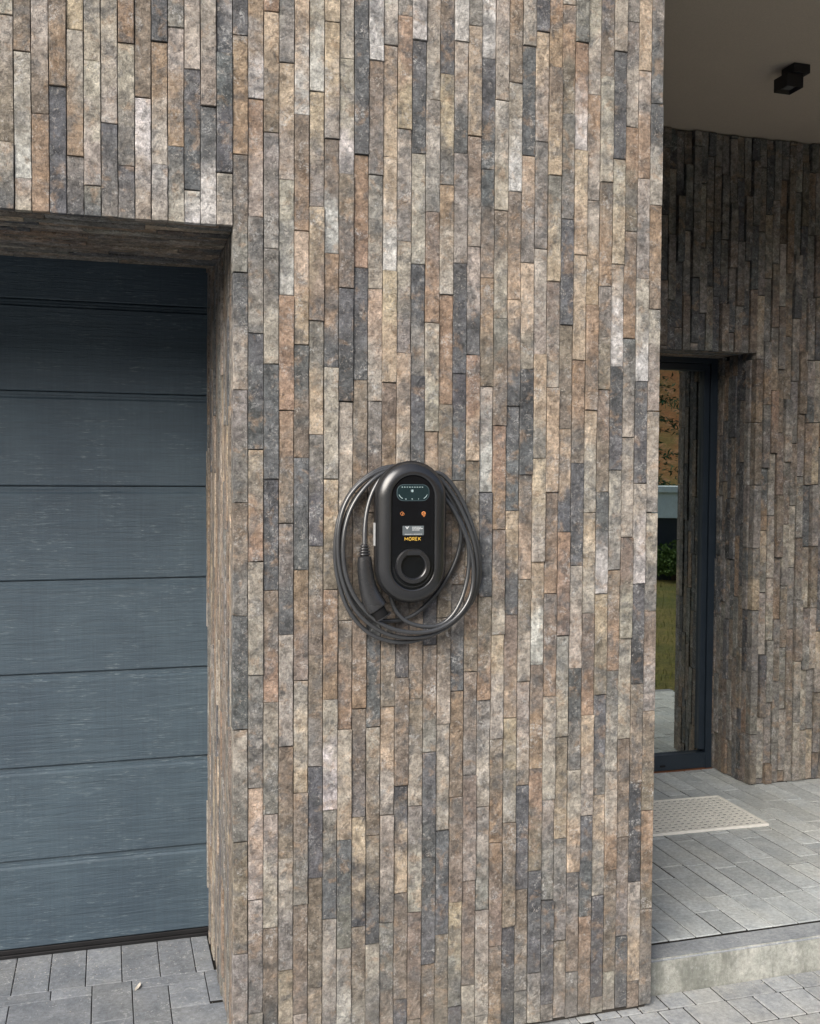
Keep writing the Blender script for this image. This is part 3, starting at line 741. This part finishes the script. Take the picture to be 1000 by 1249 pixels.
B = [(0.778, 1.6664), (0.7315, 1.6562), (0.7009, 1.6362), (0.6629, 1.5965), (0.6377, 1.5547), (0.6228, 1.5104), (0.6164, 1.4661), (0.616, 1.4217), (0.6233, 1.3722), (0.6386, 1.3322), (0.659, 1.2969), (0.6975, 1.2558), (0.7285, 1.2347), (0.7701, 1.2166), (0.8172, 1.2087), (0.8648, 1.2095), (0.9073, 1.2222), (0.9447, 1.2449), (0.9822, 1.2872), (0.997, 1.3382), (0.9976, 1.3946), (0.9891, 1.4409), (0.9725, 1.4871), (0.9478, 1.5382), (0.9288, 1.5688), (0.9046, 1.5941)]
D = [(0.7878, 1.664), (0.7516, 1.6588), (0.7259, 1.6437), (0.7005, 1.604), (0.6864, 1.5644), (0.6784, 1.5249), (0.675, 1.4903), (0.6747, 1.4581)]
E = [(0.7567, 1.323), (0.7584, 1.2977), (0.77, 1.2646), (0.799, 1.2373), (0.8413, 1.2236), (0.8892, 1.2224), (0.9239, 1.2391), (0.956, 1.2817), (0.9772, 1.3428), (0.9859, 1.4043), (0.9833, 1.4557), (0.9705, 1.5019), (0.9485, 1.5429), (0.9133, 1.5888)]
F_ = [(0.9308, 1.5882), (0.9555, 1.5522), (0.9678, 1.5109), (0.9697, 1.4695), (0.9608, 1.4231), (0.9432, 1.3821), (0.919, 1.3413), (0.8896, 1.3034), (0.8496, 1.266), (0.8177, 1.2476), (0.786, 1.24), (0.7544, 1.2385), (0.7125, 1.2425), (0.6761, 1.2665), (0.6502, 1.3026), (0.6295, 1.3483), (0.618, 1.3987), (0.6168, 1.4587), (0.6237, 1.5185), (0.644, 1.5684), (0.6746, 1.6108), (0.7158, 1.6461), (0.7626, 1.669)]

cable = empty('charging_cable', (.8, -.04, 1.17))
tag(cable, 'black charging cable coiled around the charger with its plug hanging at the left', 'cable')
def band(p, y, y2=None, lift=0):
    n = len(p)
    return [(a, y+((y2 if y2 is not None else y)-y)*i/(n-1)-lift*math.sin(math.pi*i/(n-1)), b) for i, (a, b) in enumerate(p)]
def behind(a, b, zt=1.672, y=-.026):
    return [((a[0]*2+b[0])/3, y, zt), ((a[0]+b[0]*2)/3, y, zt)]
chain = []
def hop(p):
    if chain:
        q = chain[-1]; chain.append(((q[0]+p[0][0])/2, -.024, max(q[2], p[0][2])*.5+min(1.668, max(q[2], p[0][2])+.03)*.5))
    chain.extend(p)
chain.extend(band(E, -.030, -.030, .022))
hop(band(B, -.034, -.034, .026)); hop(band(Cc, -.030, -.030, .014)); hop(band(A, -.026, -.026, .002))
# back across behind the shell and down the inner right side
q = band(F_, -.022, -.028, -.004)
chain += [(.87, -.024, 1.655), (.91, -.022, 1.625)]
chain.extend(q)
hop(band(D, -.030, -.062, 0))
def spline_tube(name, pts, rad, mat, res=6, bres=5):
    cu = bpy.data.curves.new(name, 'CURVE'); cu.dimensions = '3D'; cu.bevel_depth = rad; cu.bevel_resolution = bres; cu.resolution_u = res; cu.use_fill_caps = True
    sp = cu.splines.new('NURBS'); sp.points.add(len(pts)-1); sp.order_u = 4; sp.use_endpoint_u = True
    for i, p in enumerate(pts): sp.points[i].co = (*p, 1)
    to = bpy.data.objects.new(name+'_tmp', cu); C.objects.link(to)
    me = bpy.data.meshes.new_from_object(to.evaluated_get(bpy.context.evaluated_depsgraph_get())); bpy.data.objects.remove(to)
    me.name = name; me.materials.clear(); me.materials.append(mat)
    for p in me.polygons: p.use_smooth = True
    return me
CAB = plain('cable_rubber', (.048, .051, .055), .23, 1.)
child('cord', spline_tube('cord', chain, .0062, CAB), cable)
PLG = plain('plug_plastic', (.026, .027, .029), .27, .9)
def sweep(name, pts, mat, n=28, caps=True):
    """pts: (x, y, z, rx, ry) swept ellipses, frame kept level"""
    vs = []; fs = []; P_ = [Vector(p[:3]) for p in pts]
    for i, p in enumerate(pts):
        t = (P_[min(i+1, len(P_)-1)]-P_[max(i-1, 0)]).normalized(); sdv = t.cross(Vector((0, 1, 0))).normalized(); up_ = sdv.cross(t)
        for a in range(n):
            th = 2*math.pi*a/n; c_, s_ = math.cos(th), math.sin(th)
            q = P_[i]+sdv*p[3]*math.copysign(abs(c_)**.85, c_)+up_*p[4]*math.copysign(abs(s_)**.85, s_); vs.append(q)
    for i in range(len(pts)-1):
        for a in range(n): b = (a+1) % n; fs.append((i*n+a, i*n+b, (i+1)*n+b, (i+1)*n+a))
    if caps: fs.append(tuple(range(n))); fs.append(tuple((len(pts)-1)*n+a for a in range(n)))
    me = mesh(name, vs, fs, mat, True)
    bm_ = bmesh.new(); bm_.from_mesh(me); bmesh.ops.recalc_face_normals(bm_, faces=bm_.faces); bm_.to_mesh(me); bm_.free()
    me.set_sharp_from_angle(angle=math.radians(40)); return me
yp = -.060
hb = child('plug_handle', sweep('plug_handle', [(.6752, yp, 1.4262, 0.0147, 0.0138), (.6753, yp, 1.4235, 0.0186, 0.0165), (.6756, yp, 1.408, 0.0201, 0.0176), (.6772, yp, 1.388, 0.0215, 0.0185), (.6800, yp, 1.366, 0.0226, 0.0193), (.6842, yp, 1.345, 0.0240, 0.0200),
    (.6898, yp-.001, 1.325, 0.0262, 0.0215), (.6966, yp-.002, 1.307, 0.0292, 0.0233), (.7046, yp-.003, 1.2915, 0.0307, 0.0251), (.7098, yp-.003, 1.2835, 0.0303, 0.0251), (.7108, yp-.003, 1.2820, 0.0282, 0.0231)], PLG), cable)
child('plug_seam', sweep('plug_seam', [(.6790, yp-.0168, 1.388, .0006, .0012), (.6850, yp-.0180, 1.350, .0006, .0012), (.6960, yp-.0212, 1.313, .0006, .0012), (.7070, yp-.0252, 1.2890, .0006, .0012)], SHL, 6), hb)
child('plug_collar', sweep('plug_collar', [(.7100, yp-.002, 1.2830, .0212, .0195), (.7165, yp-.002, 1.2715, .0205, .019), (.7240, yp-.001, 1.2585, .0205, .019), (.7262, yp-.001, 1.2548, .0190, .0175)], SHL), cable)
child('contact_ring', sweep('contact_ring', [(.7282, yp-.001, 1.2600, .0245, .021), (.7296, yp-.001, 1.2575, .0245, .021)], PLG), cable)
sr = child('strain_relief', sweep('strain_relief', [(.6747, yp, 1.4600, .0072, .0072), (.6748, yp, 1.4560, .0088, .0088), (.6750, yp, 1.4400, .0110, .0108), (.6752, yp, 1.4262, .0122, .0118)], SHL), cable)
for i, zc_ in enumerate((1.4545, 1.4470, 1.4395, 1.4320)):
    w_ = .0125+.0012*i
    child('relief_rib', sweep('relief_rib', [(.6750, yp, zc_+.0019, w_-.001, w_-.0014), (.6750, yp, zc_+.0010, w_, w_-.0006), (.6750, yp, zc_-.0010, w_+.0004, w_-.0004), (.6750, yp, zc_-.0019, w_-.0006, w_-.001)], PLG, 20), sr)

# ------------------------------------------------------------ small things
lf = plain('dry_leaf', lin((206, 200, 188)), .7, .3)
me = mesh('dry_leaf', [(-.03, 0, .001), (-.014, -.011, .007), (.006, -.012, .011), (.024, -.004, .006), (.032, .003, .012), (.012, .009, .005), (-.010, .008, .003), (0, -.001, .001)],
          [(0, 1, 7), (1, 2, 7), (2, 3, 7), (3, 4, 5), (3, 5, 7), (5, 6, 7), (6, 0, 7)], lf)
o = bpy.data.objects.new('dry_leaf', me); link(o); o.scale = (.7, .7, .7); o.location = (.085, .555, .001); o.rotation_euler = (0, 0, 1.1)
tag(o, 'curled pale dry leaf lying on the grey pavers before the garage door', 'leaf')

vs = []; fs = []
def grit(x, y, z, r_):
    k_ = len(vs); vs.extend([(x+r_*rnd(.6, 1.2)*a, y+r_*rnd(.6, 1.2)*b, z+r_*c*rnd(.6, 1)) for a, b, c in ((1, 0, .3), (0, 1, .3), (-1, 0, .3), (0, -1, .3), (.1, .1, 1.1), (0, 0, -.3))])
    fs.extend([(k_, k_+1, k_+4), (k_+1, k_+2, k_+4), (k_+2, k_+3, k_+4), (k_+3, k_, k_+4)])
for i in range(420): grit(rnd(-.35, .32), .86-abs(random.gauss(0, .12)) if i % 2 else rnd(.1, .86), .0008, rnd(.0007, .0022))
for i in range(300): grit(rnd(1.45, 2.4), .060-abs(random.gauss(0, .03)), .0008, rnd(.0007, .0022))
for i in range(260): grit(rnd(.33, 1.62), -.004-abs(random.gauss(0, .03)), .0008, rnd(.0008, .0026))
for i in range(500): grit(rnd(1.65, 3.4), rnd(.17, 1.54), PZ+.0008, rnd(.0006, .0018))
tag(child('grit', mesh('grit', vs, fs, plain('grit', lin((186, 182, 172)), .9, .2, 0, .3)), None), kind='stuff')

# ------------------------------------------------------------ the yard opposite, seen in the door glass
k = NT('lawn_turf'); P = k.pos()
g_ = k.mix(k.remap(k.noise(P, .9, 5), .35, .65), lin((104, 108, 44)), lin((140, 128, 64)))
g_ = k.scale(g_, k.remap(k.noise(P, 22, 6, .8), .3, .7, .5, 1.5, False))
k.ln(g_, k.b.inputs['Base Color']); k.b.inputs['Roughness'].default_value = 1; k.ln(k.bump(k.noise(P, 60, 5, .8), .05), k.b.inputs['Normal'])
bm = bmesh.new(); box_bm(bm, 3.905, 60, -60, 2.4, -.3, -.015)
lawn = child('lawn', bm_mesh('lawn', bm, k.m), None); tag(lawn, kind='structure')
vs = []; fs = []
for i in range(9000):
    x = 3.95+7*random.random()**1.2; y = -9+10*random.random(); h_ = rnd(.03, .08); a = rnd(0, 6.28); l = rnd(-.03, .03); o_ = len(vs)
    vs += [(x-.004*math.cos(a), y-.004*math.sin(a), -.02), (x+.004*math.cos(a), y+.004*math.sin(a), -.02), (x+l, y+l*math.sin(i), -.02+h_)]; fs.append((o_, o_+1, o_+2))
tag(child('grass', mesh('grass', vs, fs, plain('grass_blade', lin((120, 122, 52)), .8, .2)), None), kind='stuff')
# dry wooded bank
k = NT('dry_bank'); P = k.pos(); xx_ = k.add('SeparateXYZ'); k.ln(P, xx_.inputs[0])
wood = k.math('MAXIMUM', k.remap(xx_.outputs['X'], 4, 9, 1, 0), k.remap(xx_.outputs['X'], 26, 34, 0, 1))
g_ = k.mix(k.remap(k.noise(P, .55, 6, .7), .4, .62), lin((150, 100, 58)), lin((120, 104, 52)))
g_ = k.mix(k.remap(k.noise(P, 2.2, 6, .75), .5, .66), g_, lin((172, 124, 88)))
g_ = k.mix(wood, g_, k.mix(k.noise(P, 1.3, 5, .7), lin((58, 68, 50)), lin((86, 92, 74))))
g_ = k.scale(g_, k.remap(k.noise(P, 9, 6, .8), .3, .7, .55, 1.4, False)); k.ln(g_, k.b.inputs['Base Color']); k.b.inputs['Roughness'].default_value = 1
vs = []; fs = []; NX, NY = 70, 34
for i in range(NX+1):
    for j in range(NY+1):
        X = -75+150*i/NX; d = 46*j/NY; bend = max(0, X-14)*.35
        hgt = -.3+15.*(1-math.cos(min(1, d/34)*math.pi))/2+.9*noise.noise(Vector((X*.12, d*.12, 0)))*min(1, d/6)+.25*noise.noise(Vector((X*.5, d*.5, 3)))*min(1, d/3)
        vs.append((X, -16.5-d+bend, hgt))
for i in range(NX):
    for j in range(NY): a = i*(NY+1)+j; fs.append((a, a+1, a+NY+2, a+NY+1))
tag(child('hillside', mesh('hillside', vs, fs, k.m, True), None), kind='structure')
# bin shelter with a white fascia and slatted dark doors
SH = empty('bin_shelter', (9.6, -8.9, 0)); ang = math.radians(30); SH.rotation_euler = (0, 0, ang)
tag(SH, 'dark slatted bin shelter with a pale fascia mirrored in the door glass', 'shelter')
PALE = plain('pale_fascia', lin((232, 246, 246)), .6, .4); DKP = plain('dark_cladding', lin((48, 56, 62)), .5, .4)
for nm, a, m_ in (('cladding', (-2.4, 2.4, 0, 1.2, -.02, .99), DKP), ('fascia', (-2.44, 2.44, -.05, 1.25, .99, 1.40), PALE), ('roof_edge', (-2.5, 2.5, -.12, 1.3, 1.40, 1.50), PALE)):
    o = bpy.data.objects.new(nm, box_me(nm, *a, m_, .004)); link(o, SH)
sl = box_me('slat', -.85, .75, -.03, -.002, -.012, .012, PALE)
for i in range(8): o = bpy.data.objects.new('slat', sl); link(o, SH); o.location = (.85, 0, .22+.095*i)
# conifers and a shrub
NEED = plain('conifer_needles', lin((44, 78, 52)), .8, .2, 0, .4); BARK = plain('tree_bark', lin((92, 74, 58)), .9, .2)
def conifer(loc, H, R_, label, seed):
    R = random.Random(seed); t = empty('pine_tree', loc); tag(t, label, 'tree', 'conifers across the lawn')
    bm_ = bmesh.new(); bmesh.ops.create_cone(bm_, cap_ends=True, segments=10, radius1=.13, radius2=.02, depth=H); bmesh.ops.translate(bm_, verts=bm_.verts, vec=(0, 0, H/2))
    o = bpy.data.objects.new('trunk', bm_mesh('trunk', bm_, BARK)); link(o, t)
    vs, fs = [], []
    for i in range(130):
        z = .6+(H-.7)*R.random()**1.1; L_ = R_*(1-z/H)*R.uniform(.6, 1.1)+.15; a = R.uniform(0, 6.28); dr_ = R.uniform(.1, .35)
        for s_ in range(34):
            q = R.random(); px, pz = L_*q, z-dr_*L_*q*q; c = Vector((px*math.cos(a), px*math.sin(a), pz))
            n1 = Vector((R.gauss(0, 1), R.gauss(0, 1), R.gauss(0, .5))).normalized(); n2 = Vector((R.gauss(0, 1), R.gauss(0, 1), R.gauss(0, .3))).normalized()
            k_ = len(vs); vs += [c, c+n1*.16, c+n2*.05+n1*.07]; fs.append((k_, k_+1, k_+2))
    o = bpy.data.objects.new('crown', mesh('crown', vs, fs, NEED)); link(o, t)
conifer((12.2, -15.0, 0), 7.5, 1.9, 'dark conifer left of the shelter, mirrored in the door glass', 3)
conifer((15.4, -13.2, 0), 6.5, 1.8, 'shorter dark conifer right of the shelter, mirrored in the door glass', 4)
sb = empty('shrub', (8.7, -7.9, 0)); tag(sb, 'low rounded green shrub in front of the dark bin shelter', 'shrub')
R = random.Random(9); vs, fs = [], []
for i in range(2600):
    d = Vector((R.gauss(0, 1), R.gauss(0, 1), abs(R.gauss(0, .9)))).normalized()*R.uniform(.25, .5); d.z += .12
    n1 = Vector((R.gauss(0, 1), R.gauss(0, 1), R.gauss(0, 1))).normalized(); n2 = n1.orthogonal().normalized(); k_ = len(vs)
    vs += [d, d+n1*.06, d+n2*.035+n1*.03]; fs.append((k_, k_+1, k_+2))
o = bpy.data.objects.new('foliage', mesh('foliage', vs, fs, plain('shrub_leaf', lin((78, 104, 48)), .7, .3, 0, .4))); link(o, sb)
bm = bmesh.new(); bmesh.ops.create_cone(bm, cap_ends=True, segments=8, radius1=.04, radius2=.02, depth=.4); bmesh.ops.translate(bm, verts=bm.verts, vec=(0, 0, .2))
o = bpy.data.objects.new('stem', bm_mesh('stem', bm, BARK)); link(o, sb)
